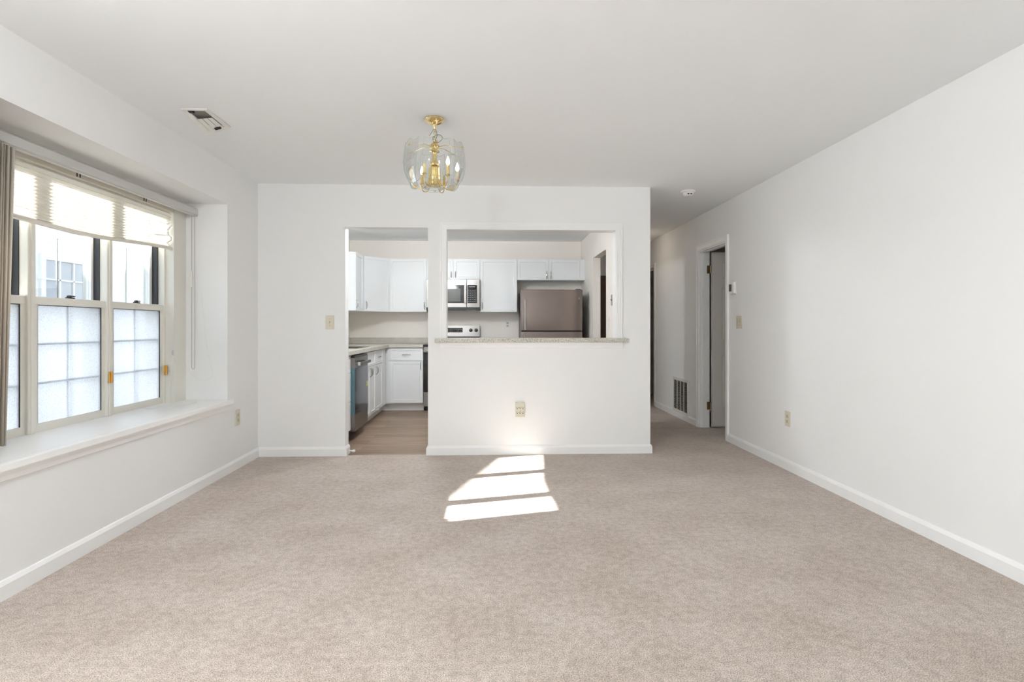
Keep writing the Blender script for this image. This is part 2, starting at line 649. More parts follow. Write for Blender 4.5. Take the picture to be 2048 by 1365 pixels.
b = MB()
cw = 0.057
for x0, x1 in ((PX0 - cw, PX0), (PX1, PX1 + cw)):
    b.box(x0 + (0.016 if x0 < 0 else 0), x1 - (0 if x0 < 0 else 0.016), D - 0.012, D, PZ0 + 0.04, PZ1)
    inner = x1 if x0 < 0 else x0
    sgn = -1 if x0 < 0 else 1
    outer = x0 if x0 < 0 else x1
    b.box(min(outer, outer - sgn * 0.016), max(outer, outer - sgn * 0.016), D - 0.020, D, PZ0 + 0.04, PZ1 + cw - 0.016)
    for q in (0.012, 0.024):
        e = inner + sgn * q
        b.box(e - 0.003, e + 0.003, D - 0.0155, D, PZ0 + 0.04, PZ1 + q)
b.box(PX0 - cw + 0.016, PX1 + cw - 0.016, D - 0.012, D, PZ1, PZ1 + cw - 0.016)
for q in (0.012, 0.024):
    b.box(PX0 - q, PX1 + q, D - 0.0152, D, PZ1 + q - 0.003, PZ1 + q + 0.003)
b.box(PX0 - cw, PX1 + cw, D - 0.020, D, PZ1 + cw - 0.016, PZ1 + cw)
# jamb lining
b.box(PX0, PX0 + 0.004, D - 0.004, DB + 0.004, PZ0 + 0.04, PZ1)
b.box(PX1 - 0.004, PX1, D - 0.004, DB + 0.004, PZ0 + 0.04, PZ1)
b.box(PX0 + 0.004, PX1 - 0.004, D - 0.004, DB + 0.004, PZ1 - 0.004, PZ1)
# apron under the ledge
b.prism([(D, 0.966), (D - 0.010, 0.968), (D - 0.013, 0.985), (D - 0.020, 1.0), (D - 0.024, 1.017), (D, 1.017)], 'x', -0.452, 1.212)
struct('trim_2', b, TRIM)


# casings in the right wall
def right_casing(name, y0, y1, near=True, far=True):
    b = MB()
    for (a, c_, on) in ((y0 - 0.06, y0, near), (y1, y1 + 0.06, far)):
        if not on: continue
        b.box(R - 0.012, R, a + (0.018 if a < y0 else 0), c_ - (0 if a < y0 else 0.018), 0, OZ)
        o = a if a < y0 else c_ - 0.018
        b.box(R - 0.018, R, o, o + 0.018, 0, OZ + 0.042)
    b.box(R - 0.012, R, y0 - 0.042, y1 + 0.042, OZ, OZ + 0.042)
    b.box(R - 0.018, R, y0 - 0.06, y1 + 0.06, OZ + 0.042, OZ + 0.06)
    # jambs with stop
    b.box(R, RT, y0, y0 + 0.014, 0, OZ)
    b.box(R, RT, y1 - 0.014, y1, 0, OZ)
    b.box(R, RT, y0 + 0.014, y1 - 0.014, OZ - 0.014, OZ)
    b.box(R + 0.035, R + 0.07, y0 + 0.014, y0 + 0.025, 0, OZ - 0.014)
    b.box(R + 0.035, R + 0.07, y1 - 0.025, y1 - 0.014, 0, OZ - 0.014)
    b.box(R + 0.035, R + 0.07, y0 + 0.025, y1 - 0.025, OZ - 0.026, OZ - 0.014)
    return struct(name, b, TRIM)


right_casing('trim_3', O0, O1)
right_casing('trim_4', P0, P1)


# six panel door leaf, swung fully open into the bedroom
def door_leaf(name, mat, w, h, t):
    b = MB()
    b.box(0, w, 0, t, 0, h)
    o = struct(name, b, mat)
    pw = (w - 0.11 * 2 - 0.1) / 2
    for x in (0.11, 0.11 + pw + 0.1):
        for (z0, z1) in ((0.22, 0.83), (0.99, 1.595), (1.70, 1.89)):
            p = MB()
            for y, s in ((0, -1), ):
                tb = bmesh.new()
                bmesh.ops.create_cube(tb, size=1)
                for v in tb.verts:
                    v.co = Vector((x + (v.co.x + .5) * pw, -0.007 + (v.co.y + .5) * 0.008, z0 + (v.co.z + .5) * (z1 - z0)))
                tb.normal_update()
                fc = [q for q in tb.faces if q.normal.y < -0.9]
                bmesh.ops.inset_region(tb, faces=fc, thickness=0.010, depth=-0.0065)
                bmesh.ops.inset_region(tb, faces=fc, thickness=0.028, depth=0.006)
                p._merge(tb)
            p.build('door_panel', mat, o)
    return o


d1 = door_leaf('door_1', DOORP, 0.70, 2.0, 0.035)
d1.location = (RT + 0.016, O1 - 0.056, 0.015)
for z in (0.25, 1.82):
    h = MB()
    h.cyl((RT + 0.006, O1 - 0.030, z - 0.045), (RT + 0.006, O1 - 0.030, z + 0.045), 0.007, 10)
    h.box(R + 0.085, RT + 0.006, O1 - 0.0175, O1 - 0.0145, z - 0.045, z + 0.045)
    h.build('hinge', OLDBRASS, d1, world=True)
kn = MB()
kn.lathe([(0.0, -0.06), (0.022, -0.058), (0.028, -0.045), (0.022, -0.03), (0.012, -0.022), (0.012, -0.006), (0.03, -0.004), (0.03, 0)], (0.64, 0, 0.92), 20, 'Y')
kn.build('door_knob', BRASS, d1, True)
d2 = struct('door_2', MB().box(E0 + 0.003, E1 - 0.003, HE + 0.03, HE + 0.07, 0.012, 2.045), SHADEDOOR)
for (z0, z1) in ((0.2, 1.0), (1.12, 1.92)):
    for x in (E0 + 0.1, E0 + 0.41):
        MB().panel(0.24, z1 - z0, 0.02, 0.03, 0.006, x, HE + 0.022, z0).build('door_panel', SHADEDOOR, d2)

# ------------------------------------------------------------------ window_1: three double-hung units
U = [2.45, 3.0575, 3.665, 4.2725]
WZ0, WZ1 = SZ, 2.075
ZR = 1.325                                        # top of the meeting rail
fr = MB()
fr.box(OUTX, -2.39, U[3] + 0.012, RY1, WZ0, HZ)        # side posts
fr.box(OUTX, -2.39, RY0, U[0] - 0.012, WZ0, HZ)
fr.box(OUTX, -2.39, U[0] - 0.012, U[3] + 0.012, WZ1, HZ)   # head
fr.box(OUTX, -2.462, U[0] - 0.012, U[3] + 0.012, WZ0 - 0.035, WZ0 + 0.016)   # bottom frame
for y in U[1:3]:
    fr.box(OUTX, -2.447, y - 0.026, y + 0.026, WZ0, WZ1, 0.003)
    fr.box(-2.449, -2.443, y - 0.010, y + 0.010, WZ0, WZ1, 0.001)
for y in (U[0] - 0.012, U[3] - 0.010):
    fr.box(OUTX, -2.45, y, y + 0.022, WZ0, WZ1)
win = struct('window_1', fr, VINYLF)
for i in range(3):
    a, c_ = U[i] + 0.026, U[i + 1] - 0.026
    if i == 2: c_ = U[3] - 0.010
    if i == 0: a = U[0] + 0.010
    # lower sash, room side
    s = MB()
    st = 0.030
    x0, x1 = -2.492, -2.462
    s.box(x0, x1, a, a + st, WZ0 + 0.016, ZR - 0.045)
    s.box(x0, x1, c_ - st, c_, WZ0 + 0.016, ZR - 0.045)
    s.box(x0, x1 + 0.004, a, c_, ZR - 0.045, ZR, 0.003)
    s.box(x0, x1, a + st, c_ - st, WZ0 + 0.016, WZ0 + 0.046)
    sash = s.build('lower_sash', VINYLF, win)
    g = MB()
    g.box(-2.4765, -2.4635, a + st, a + st + 0.0035, WZ0 + 0.046, ZR - 0.045)
    g.box(-2.4765, -2.4635, c_ - st - 0.0035, c_ - st, WZ0 + 0.046, ZR - 0.045)
    g.box(-2.4765, -2.4635, a + st, c_ - st, ZR - 0.0485, ZR - 0.045)
    g.build('glazing_gasket', DARK, sash)
    MB().box(-2.469, -2.4675, a + st, c_ - st, WZ0 + 0.046, ZR - 0.045).build('frosted_pane', FROST, sash)
    m_ = MB()
    za, zb = WZ0 + 0.046, ZR - 0.045
    ym = (a + c_) / 2
    m_.box(-2.4915, -2.487, ym - 0.006, ym + 0.006, za, zb)
    for k in (1, 2):
        zz = za + (zb - za) * k / 3
        m_.box(-2.491, -2.4875, a + st, c_ - st, zz - 0.006, zz + 0.006)
    m_.build('grille_bar', MUNT, sash)
    lk = MB()
    lk.box(-2.482, -2.466, ym - 0.03, ym + 0.03, ZR, ZR + 0.008, 0.002)
    lk.lathe([(0.013, ZR + 0.008), (0.013, ZR + 0.016), (0.008, ZR + 0.02)], (-2.474, ym - 0.006, 0), 14)
    lk.box(-2.479, -2.468, ym - 0.004, ym + 0.036, ZR + 0.012, ZR + 0.019, 0.002)
    lk.build('sash_lock', DARKF, sash)
    # upper sash, weather side
    s = MB()
    x0, x1 = -2.558, -2.530
    s.box(x0, x1, a, a + 0.026, ZR, WZ1 - 0.03)
    s.box(x0, x1, c_ - (0.046 if i == 2 else 0.026), c_, ZR, WZ1 - 0.03)
    s.box(x0, x1, a, c_, WZ1 - 0.03, WZ1)
    s.box(x0, x1, a, c_, ZR - 0.04, ZR)
    us = s.build('upper_sash', TRIM, win)
    MB().box(-2.545, -2.543, a + 0.026, c_ - 0.026, ZR, WZ1 - 0.03).build('pane', GLASS, us)
    m_ = MB()
    m_.box(-2.551, -2.546, ym - 0.004, ym + 0.004, ZR, WZ1 - 0.03)
    m_.build('grille_bar', TRIM, us)
    # dark track beside the upper sash
    t = MB()
    t.box(-2.5295, -2.4925, c_ - (0.018 if i == 2 else 0.006), c_ + 0.0005, ZR + 0.001, WZ1)
    t.box(-2.5295, -2.4925, a - 0.0005, a + 0.006, ZR + 0.001, WZ1)
    t.build('jamb_track', DARKF, win)
for y in (U[2] - 0.004, U[3] - 0.012):
    k = MB()
    zc = 0.835
    k.box(-2.443, -2.436, y - 0.020, y + 0.020, zc - 0.036, zc + 0.036, 0.002)
    k.cyl((-2.434, y, zc - 0.036), (-2.434, y, zc + 0.036), 0.006, 10)
    for dy in (-0.012, 0.012):
        for dz in (-0.026, 0.026):
            k.cyl((-2.4365, y + dy, zc + dz), (-2.433, y + dy, zc + dz), 0.003, 8)
    k.build('sash_clip', CLIPM, win, True)

# kitchen window over the sink (out of the picture, added to light the kitchen)
fr = MB()
for a, c_ in ((KW0, KW0 + 0.04), (KW1 - 0.04, KW1), ((KW0 + KW1) / 2 - 0.02, (KW0 + KW1) / 2 + 0.02)):
    fr.box(-2.58, -2.50, a, c_, KWZ0, KWZ1)
fr.box(-2.58, -2.50, KW0, KW1, KWZ0, KWZ0 + 0.04)
fr.box(-2.58, -2.50, KW0, KW1, KWZ1 - 0.04, KWZ1)
w2 = struct('added_kitchen_window', fr, TRIM)
MB().box(-2.541, -2.539, KW0 + 0.03, KW1 - 0.03, KWZ0 + 0.03, KWZ1 - 0.03).build('pane', GLASS, w2)

# ------------------------------------------------------------------ pleated shade
ps = thing('pleated_shade', 'crumpled ivory pleated shade raised to the top of the triple window', 'blind', (-2.41, 3.36, 2.045))
MB().box(-2.437, -2.389, U[0] - 0.008, U[3] + 0.008, 2.022, WZ1, 0.003).build('head_rail', RAIL, ps, world=True)


def shade_bottom(y):
    t = (y - U[0]) / (U[3] - U[0])
    return 1.725 + 0.025 * t - 0.022 * math.sin(PI * min(1, max(0, t))) + 0.006 * math.sin(9 * t)


sh = bmesh.new()
NP, NY = 15, 90
rows = []
for i in range(NP * 2 + 1):
    row = []
    for j in range(NY + 1):
        y = U[0] + (U[3] - U[0]) * j / NY
        u = i / (NP * 2)
        # pleats crowd towards the bottom; towards the far end the folds slip and sag
        zt, zb = 2.022, shade_bottom(y) + 0.012
        z = zt + (zb - zt) * (u ** 0.86)
        end = max(0.0, (y - 3.70) / 0.5)
        near = max(0.0, (3.10 - y) / 0.5)
        slip = min(1.0, max(end, near))
        slip = slip * slip * (3 - 2 * slip)
        ctr = max(0.0, min(1.0, (u - 0.12) / 0.2)) * max(0.0, min(1.0, (1 - u) / 0.08))
        amp = 0.011 * (1 - 0.8 * slip * ctr)
        x = -2.413 + (amp if i % 2 else -amp)
        ph = 2.2 * (y - 3.7)
        wob = math.sin(u * 17.5 + ph + 0.6 * math.sin(y * 9)) + 0.45 * math.sin(u * 31 - 3 * ph + 1.0)
        x += 0.012 * slip * ctr * wob
        z += 0.007 * slip * ctr * math.sin(u * 23 + y * 13)
        row.append(sh.verts.new((x, y, z)))
    rows.append(row)
for A, B in zip(rows, rows[1:]):
    for j in range(NY):
        sh.faces.new((A[j], A[j + 1], B[j + 1], B[j]))
mb = MB()
mb.bm.free()
mb.bm = sh
mb.build('pleated_fabric', PLEAT, ps, world=True)
mb = MB()
N = 24
for j in range(N):
    ya = U[0] + (U[3] - U[0]) * j / N
    yb = U[0] + (U[3] - U[0]) * (j + 1) / N
    za, zb_ = shade_bottom(ya), shade_bottom(yb)
    vs = []
    for y, z in ((ya, za), (yb, zb_)):
        vs.append([mb.bm.verts.new((x, y, z + q)) for x, q in ((-2.428, -0.008), (-2.398, -0.008), (-2.396, 0.006), (-2.404, 0.014), (-2.424, 0.014), (-2.43, 0.006))])
    for k in range(6):
        mb.bm.faces.new((vs[0][k], vs[0][(k + 1) % 6], vs[1][(k + 1) % 6], vs[1][k]))
    if j == 0: mb.bm.faces.new(vs[0][::-1])
    if j == N - 1: mb.bm.faces.new(vs[1])
bmesh.ops.remove_doubles(mb.bm, verts=mb.bm.verts[:], dist=1e-5)
mb.build('bottom_rail', RAIL, ps, True, world=True)
for y in (3.31, 3.93):
    for dy in (-0.012, 0.012):
        MB().box(-2.3895, -2.3865, y + dy - 0.004, y + dy + 0.004, 2.03, 2.062).build('rail_clip', DARKF, ps, world=True)
# pull cord with its tassel, and loose line lying on the window seat
k = MB()
k.tube([(-2.386, 4.268, 2.035), (-2.384, 4.27, 1.6), (-2.386, 4.266, 1.2), (-2.384, 4.262, 0.985)], 0.0012, 6)
k.tube([(-2.386, 4.262, 0.96), (-2.388, 4.25, 0.86), (-2.392, 4.24, 0.78), (-2.40, 4.235, 0.70), (-2.40, 4.235, 0.588)], 0.001, 6)
k.build('pull_cord', CORD, ps, True, world=True)
MB().lathe([(0.002, 0.985), (0.006, 0.978), (0.008, 0.965), (0.007, 0.95), (0.003, 0.946)], (-2.385, 4.262, 0), 12).build('tassel', TRACKM, ps, True, world=True)


def spline(pts, n=8):
    out = []
    P = [Vector(p) for p in pts]
    for i in range(len(P) - 1):
        p0, p1, p2, p3 = P[max(0, i - 1)], P[i], P[i + 1], P[min(len(P) - 1, i + 2)]
        for k in range(n):
            t = k / n
            out.append(0.5 * ((2 * p1) + (p2 - p0) * t + (2 * p0 - 5 * p1 + 4 * p2 - p3) * t * t + (3 * p1 - p0 - 3 * p2 + p3) * t ** 3))
    out.append(P[-1])
    return out


k = MB()
k.tube(spline([(-2.388, 4.40, 1.36), (-2.386, 4.44, 1.46), (-2.30, 4.4475, 1.56), (-2.26, 4.4475, 1.62)]), 0.0011, 6)
k.tube(spline([(-2.27, 4.4478, 1.42), (-2.25, 4.4478, 1.2), (-2.225, 4.4478, 0.98), (-2.185, 4.4478, 0.80), (-2.19, 4.4478, 0.765), (-2.25, 4.4478, 0.735), (-2.33, 4.4478, 0.77), (-2.385, 4.42, 0.86), (-2.388, 4.37, 0.93)]), 0.0011, 6)
k.tube(spline([(-2.44, 4.0, 0.5862), (-2.36, 3.96, 0.5862), (-2.26, 4.08, 0.5862), (-2.22, 4.24, 0.5862), (-2.24, 4.32, 0.5862), (-2.28, 4.30, 0.5862)]), 0.0012, 6)
o = k.build('loose_cord', CORD, None, True)
prop(o, 'thin white loose cord trailing down the side wall of the window recess', 'cord')

# ------------------------------------------------------------------ vertical blind
vb = thing('vertical_blind', 'beige vertical blind with its vanes stacked at the near end of the window', 'blind', (-2.30, 3.36, 2.03))
t = MB()
t.box(-2.345, -2.295, RY0, RY1, 2.036, 2.086, 0.004)
t.box(-2.333, -2.307, RY0, RY1, 2.030, 2.040)
t.box(-2.34, -2.30, RY1 - 0.035, RY1, 2.026, 2.09, 0.003)
t.build('track', TRACKM, vb, world=True)
for i in range(24):
    y = 2.335 + i * 0.0185
    ang = math.radians(-26 + 7 * math.sin(i * 1.7) + random.uniform(-4, 4))
    v_ = MB()
    half = 0.0445
    n = 6
    ring_t, ring_b = [], []
    for k in range(n + 1):
        s_ = -half + 2 * half * k / n
        bow = 0.006 * (1 - (s_ / half) ** 2)
        px, py = s_ * math.cos(ang) + bow * math.sin(ang), s_ * math.sin(ang) - bow * math.cos(ang)
        tw = 0.02 * math.sin(i * 2.1)
        ring_t.append((-2.32 + px, y + py, 2.024))
        ring_b.append((-2.325 + px + 0.004 * math.sin(i), y + py + tw * s_ / half * 0.3 - 0.035, SZ + 0.012))
    A = [v_.bm.verts.new(p) for p in ring_t]
    B = [v_.bm.verts.new(p) for p in ring_b]
    for k in range(n):
        v_.bm.faces.new((A[k], A[k + 1], B[k + 1], B[k]))
    ob = v_.build('vane', VANE, vb, True, world=True)
    md = ob.modifiers.new('thickness', 'SOLIDIFY')
    md.thickness = 0.0012
# bead chain loop with its guide
k = MB()
cx, cy = -2.322, 4.425
pts = [(cx - 0.011, cy, 2.03), (cx - 0.011, cy, 0.845)]
for q in range(7):
    a = PI + PI * q / 6
    pts.append((cx + 0.011 * math.cos(a), cy, 0.84 + 0.011 * math.sin(a)))
pts += [(cx + 0.011, cy, 0.845), (cx + 0.011, cy, 2.03)]
k.tube(pts, 0.0019, 6)
k.build('control_chain', CHAIN, vb, True, world=True)
MB().box(cx - 0.028, cx - 0.006, cy - 0.006, cy + 0.006, 1.47, 1.60, 0.003).build('chain_weight', WPLAST, vb, world=True)

# ------------------------------------------------------------------ chandelier
CX, CY = -0.341, 3.42
ch = thing('chandelier', 'small brass chandelier with bent glass panels and candle bulbs', 'chandelier', (CX, CY, C))


def P3(r, deg, z):
    a = math.radians(deg)
    return (CX + r * math.cos(a), CY + r * math.sin(a), z)


MB().lathe([(0.062, 2.44), (0.063, 2.434), (0.055, 2.422), (0.036, 2.41), (0.014, 2.402), (0.012, 2.396), (0.006, 2.388), (0.005, 2.372)], (CX, CY, 0), 32).build('canopy', BRASS, ch, True, world=True)
k = MB()
z = 2.378
i = 0
while z > 2.296:
    cl = []
    for q in range(14):
        a = 2 * PI * q / 14
        dx, dz = 0.007 * math.cos(a), 0.012 * math.sin(a)
        cl.append((CX + (dx if i % 2 else 0), CY + (0 if i % 2 else dx), z - 0.009 + dz))
    k.tube(cl, 0.0016, 6, closed=True)
    z -= 0.017
    i += 1
k.build('chain', BRASS, ch, True, world=True)
k = MB()
k.tube(spline([(CX, CY, 2.385), (CX + 0.012, CY, 2.36), (CX + 0.016, CY - .01, 2.33), (CX + 0.004, CY, 2.305), (CX + 0.02, CY, 2.295), (CX + 0.047, CY, 2.318), (CX + 0.04, CY, 2.338), (CX + 0.015, CY, 2.342), (CX - 0.01, CY, 2.325), (CX - 0.004, CY, 2.29)]), 0.0018, 6)
k.tube(spline([(CX - 0.002, CY, 2.385), (CX - 0.012, CY, 2.365), (CX - 0.032, CY, 2.335)]), 0.0016, 6)
k.build('wire', WIREM, ch, True, world=True)
MB().lathe([(0.004, 2.298), (0.012, 2.294), (0.02, 2.286), (0.028, 2.279), (0.03, 2.27), (0.022, 2.264), (0.018, 2.256), (0.02, 2.248), (0.03, 2.242), (0.031, 2.236), (0.016, 2.23), (0.013, 2.222)], (CX, CY, 0), 28).build('hub', BRASS, ch, True, world=True)
MB().lathe([(0.012, 2.224), (0.016, 2.21), (0.013, 2.195), (0.016, 2.18), (0.026, 2.172), (0.03, 2.16), (0.026, 2.15), (0.014, 2.146), (0.012, 2.138)], (CX, CY, 0), 24).build('column', BRASS, ch, True, world=True)
rb = MB()
prof = [(0.028, 2.142), (0.034, 2.135), (0.034, 2.125), (0.036, 2.08), (0.042, 2.045), (0.046, 2.03), (0.04, 2.024), (0.02, 2.02)]
seg = 48
rings = []
for (r, z) in prof:
    rings.append([rb.bm.verts.new((CX + r * (1 + 0.05 * math.cos(q * PI)) * math.cos(2 * PI * q / seg), CY + r * (1 + 0.05 * math.cos(q * PI)) * math.sin(2 * PI * q / seg), z)) for q in range(seg)])
for A, B in zip(rings, rings[1:]):
    for q in range(seg):
        rb.bm.faces.new((A[q], A[(q + 1) % seg], B[(q + 1) % seg], B[q]))
rb.bm.faces.new(rings[0]); rb.bm.faces.new(rings[-1][::-1])
rb.build('ribbed_vase', BRASS, ch, world=True)
MB().lathe([(0.02, 2.021), (0.058, 2.02), (0.062, 2.016), (0.058, 2.010), (0.02, 2.006), (0.01, 2.0), (0.006, 1.992)], (CX, CY, 0), 28).build('glass_dish', GPANEL, ch, True, world=True)
RA = 0.140
for n_, deg in enumerate(range(10, 370, 60)):
    arm = MB()
    arm.tube(spline([P3(0.036, deg, 2.05), P3(0.055, deg, 2.025), P3(0.08, deg, 2.008), P3(0.115, deg, 2.012), P3(0.136, deg, 2.032), P3(RA, deg, 2.062)]), 0.0035, 8)
    arm.lathe([(0.004, 2.056), (0.012, 2.062), (0.016, 2.068), (0.012, 2.071), (0.008, 2.073)], P3(RA, deg, 0), 16)
    ao = arm.build('arm', BRASS, ch, True, world=True)
    MB().lathe([(0.0085, 2.072), (0.0085, 2.122), (0.006, 2.125)], P3(RA, deg, 0), 14).build('candle_sleeve', CANDLE, ao, True, world=True)
    if n_ != 3:
        MB().lathe([(0.005, 2.124), (0.008, 2.129), (0.0115, 2.139), (0.0112, 2.147), (0.0075, 2.161), (0.0035, 2.173), (0.001, 2.18)], P3(RA, deg, 0), 18).build('bulb', GPANEL if n_ in (1, 4) else BULB, ao, True, world=True)
    # support arm of the glass
    sp = MB()
    d2_ = deg + 30
    sp.tube(spline([P3(0.02, d2_, 2.262), P3(0.07, d2_, 2.27), P3(0.13, d2_, 2.255), P3(0.176, d2_, 2.245)]), 0.0022, 7)
    sp.lathe([(0.001, 2.238), (0.006, 2.24), (0.006, 2.25), (0.001, 2.252)], P3(0.182, d2_, 0), 10)
    sp.build('glass_support', BRASS, ch, True, world=True)
    # bent panel with a scalloped top
    pr = [(0.150, 2.045), (0.172, 2.075), (0.186, 2.12), (0.19, 2.17), (0.186, 2.22), (0.176, 2.268)]
    pb = MB()
    grid = []
    NA = 10
    for (r, z) in pr:
        row = []
        for q in range(NA + 1):
            s_ = -1 + 2 * q / NA
            zz = z
            if z > 2.25: zz += 0.022 * (math.cos(s_ * PI * 1.5) * 0.5 + 0.5 * abs(s_))
            if z < 2.05: zz -= 0.03 * (1 - s_ * s_) * 0.8
            row.append(pb.bm.verts.new(P3(r, d2_ + s_ * 25, zz)))
        grid.append(row)
    for A, B in zip(grid, grid[1:]):
        for q in range(NA):
            pb.bm.faces.new((A[q], A[q + 1], B[q + 1], B[q]))
    border = [v.co.copy() for v in grid[0]] + [g_[-1].co.copy() for g_ in grid[1:]] + [v.co.copy() for v in grid[-1][-2::-1]] + [g_[0].co.copy() for g_ in grid[-2:0:-1]]
    po = pb.build('glass_panel', GPANEL, ch, True, world=True)
    MB().tube(border, 0.0009, 6, closed=True).build('glass_rim', GEDGE, po, True, world=True)

# ------------------------------------------------------------------ ceiling register
cv = thing('ceiling_vent', 'loose white ceiling air register with a partly open louver', 'vent', (-1.735, 3.5, C))
VX0, VX1, VY0, VY1 = -1.805, -1.655, 3.305, 3.60


def sag(m_):
    for v in m_.bm.verts:
        t = max(0.0, min(1.0, (v.co.y - VY0) / (VY1 - VY0)))
        v.co.z -= 0.05 * t ** 1.3 * max(0.0, (VX1 - v.co.x) / (VX1 - VX0))
    return m_


k = MB()
NSEG = 8
for q in range(NSEG):
    ya, yb = VY0 + (VY1 - VY0) * q / NSEG, VY0 + (VY1 - VY0) * (q + 1) / NSEG
    k.box(VX0, VX0 + 0.03, ya, yb, C - 0.009, C - 0.0015)
    k.box(VX1 - 0.022, VX1, ya, yb, C - 0.009, C - 0.0015)
k.box(VX0 + 0.03, VX1 - 0.022, VY0, VY0 + 0.018, C - 0.009, C - 0.0015)
k.box(VX0 + 0.03, VX1 - 0.022, VY1 - 0.035, VY1, C - 0.009, C - 0.0015)
sag(k).build('vent_frame', GRILLE, cv, world=True)
MB().box(VX0 + 0.012, VX1 - 0.015, VY0 + 0.014, VY1 - 0.02, C - 0.0012, C - 0.0004).build('duct_opening', DUCT, cv, world=True)
for i in range(3):
    k = MB()
    x0 = VX0 + 0.033 + i * 0.031
    for q in range(4):
        ya, yb = VY0 + 0.12 + 0.035 * q, VY0 + 0.155 + 0.035 * q
        k.box(x0, x0 + 0.027, ya, yb, C - 0.010, C - 0.008)
    sag(k).build('louver', GRILLE, cv, world=True)
sag(MB().box(VX0 + 0.03, VX0 + 0.058, VY0 + 0.018, VY0 + 0.04, C - 0.013, C - 0.003)).build('damper_clip', DARK, cv, world=True)
sag(MB().box(VX1 - 0.075, VX1 - 0.04, VY1 - 0.055, VY1 - 0.037, C - 0.018, C - 0.009)).build('damper_clip', DARK, cv, world=True)

# ------------------------------------------------------------------ smoke alarm
sd = thing('smoke_alarm', 'round white smoke alarm on the ceiling by the hall', 'smoke alarm', (1.866, 5.14, C))
MB().lathe([(0.066, C), (0.067, C - 0.008), (0.062, C - 0.014), (0.05, C - 0.018)], (1.866, 5.14, 0), 36).build('mounting_plate', WPLAST, sd, True, world=True)
MB().lathe([(0.05, C - 0.016), (0.048, C - 0.03), (0.042, C - 0.042), (0.03, C - 0.048), (0.01, C - 0.05)], (1.866, 5.14, 0), 36).build('sensor_housing', WPLAST, sd, True, world=True)
for dx in (-0.014, 0.012):
    MB().box(1.866 + dx - 0.008, 1.866 + dx + 0.008, 5.14 - 0.0475, 5.14 - 0.042, C - 0.040, C - 0.032).build('sounder_slot', DARK, sd, world=True)


# ------------------------------------------------------------------ wall plates (local: wall at y=0, faces -y)
def plate(name, label, cat, loc, rz, w, h, mat, group=None, th=0.006):
    t = thing(name, label, cat, loc, rz, group)
    MB().box(-w / 2, w / 2, -th, 0, -h / 2, h / 2, min(0.0025, th * 0.4), 2).build('cover_plate', mat, t)
    return t


def receptacle(t, x, z, y, mat):
    o = MB()
    o.box(x - 0.0165, x + 0.0165, y - 0.002, y, z - 0.014, z + 0.014, 0.0009)
    f_ = o.build('receptacle', mat, t)
    s_ = MB()
    s_.box(x - 0.0075, x - 0.0055, y - 0.0024, y - 0.0018, z - 0.002, z + 0.007)
    s_.box(x + 0.0055, x + 0.0075, y - 0.0024, y - 0.0018, z - 0.002, z + 0.007)
    s_.cyl((x, y - 0.0024, z - 0.007), (x, y - 0.0018, z - 0.007), 0.0025, 10)
    s_.build('socket_slot', DARK, f_)


def toggle(t, x, mat):
    s_ = MB()
    s_.box(x - 0.005, x + 0.005, -0.008, -0.005, -0.012, 0.012, 0.001)
    s_.prism([(-0.006, -0.004), (-0.018, 0.004), (-0.017, 0.009), (-0.006, 0.006)], 'x', x - 0.0035, x + 0.0035)
    s_.build('toggle', mat, t)
    for z in (-0.03, 0.03):
        MB().cyl((x, -0.0075, z), (x, -0.005, z), 0.003, 10).build('screw', OLDBRASS, t)


ROTL, ROTR = PI / 2, -PI / 2      # plates on the left wall face +x, on the right wall -x
t = plate('light_switch', 'ivory single toggle switch beside the kitchen doorway', 'light switch', (-1.434, D, 1.2), 0, 0.078, 0.124, IVORY)
toggle(t, 0, IVORYD)
t = plate('light_switch', 'ivory double toggle switch on the wall below the thermostat', 'light switch', (R, 5.255, 1.204), ROTR, 0.118, 0.124, IVORY)
toggle(t, -0.023, IVORYD)
toggle(t, 0.023, IVORYD)
t = plate('wall_outlet', 'ivory duplex outlet below the end of the window sill', 'outlet', (L, 4.62, 0.415), ROTL, 0.075, 0.13, IVORY)
receptacle(t, 0, 0.021, -0.006, IVORYD); receptacle(t, 0, -0.021, -0.006, IVORYD)
t = plate('wall_outlet', 'ivory duplex outlet low on the long bare wall', 'outlet', (R, 4.385, 0.414), ROTR, 0.075, 0.122, IVORY)
receptacle(t, 0, 0.021, -0.006, IVORYD); receptacle(t, 0, -0.021, -0.006, IVORYD)
t = plate('wall_outlet', 'white duplex outlet on the kitchen wall beside the refrigerator', 'outlet', (0.262, KB, 1.195), 0, 0.08, 0.125, WPLAST)
receptacle(t, 0, 0.021, -0.006, IVORYD); receptacle(t, 0, -0.021, -0.006, IVORYD)
t = plate('outlet_tap', 'beige six way outlet adapter below the pass-through ledge', 'outlet', (0.272, D, 0.41), 0, 0.078, 0.126, IVORY, th=0.03)
for z in (0.008, -0.034):
    for x in (-0.025, 0, 0.025):
        o = MB()
        o.box(x - 0.0085, x - 0.0055, -0.0306, -0.0298, z + 0.006, z + 0.016)
        o.box(x + 0.0045, x + 0.0075, -0.0306, -0.0298, z + 0.006, z + 0.016)
        o.cyl((x, -0.0306, z), (x, -0.0298, z), 0.004, 12)
        o.build('socket_slot', DARK, t)
MB().cyl((0, -0.0312, -0.012), (0, -0.0295, -0.012), 0.004, 12).build('screw', OLDBRASS, t)
t = plate('light_switch', 'grey metal switch plate inside the kitchen by its side doorway', 'light switch', (KR, 6.16, 1.46), ROTR, 0.075, 0.122, NICKEL)
toggle(t, 0, BLACKP)
t = plate('blank_plate', 'white blank wall plate inside the kitchen below the grey switch', 'wall plate', (KR, 6.33, 1.21), ROTR, 0.075, 0.122, KWALL, th=0.005)
for z in (-0.03, 0.03):
    MB().cyl((0, -0.0065, z), (0, -0.0045, z), 0.003, 10).build('screw', OLDBRASS, t)

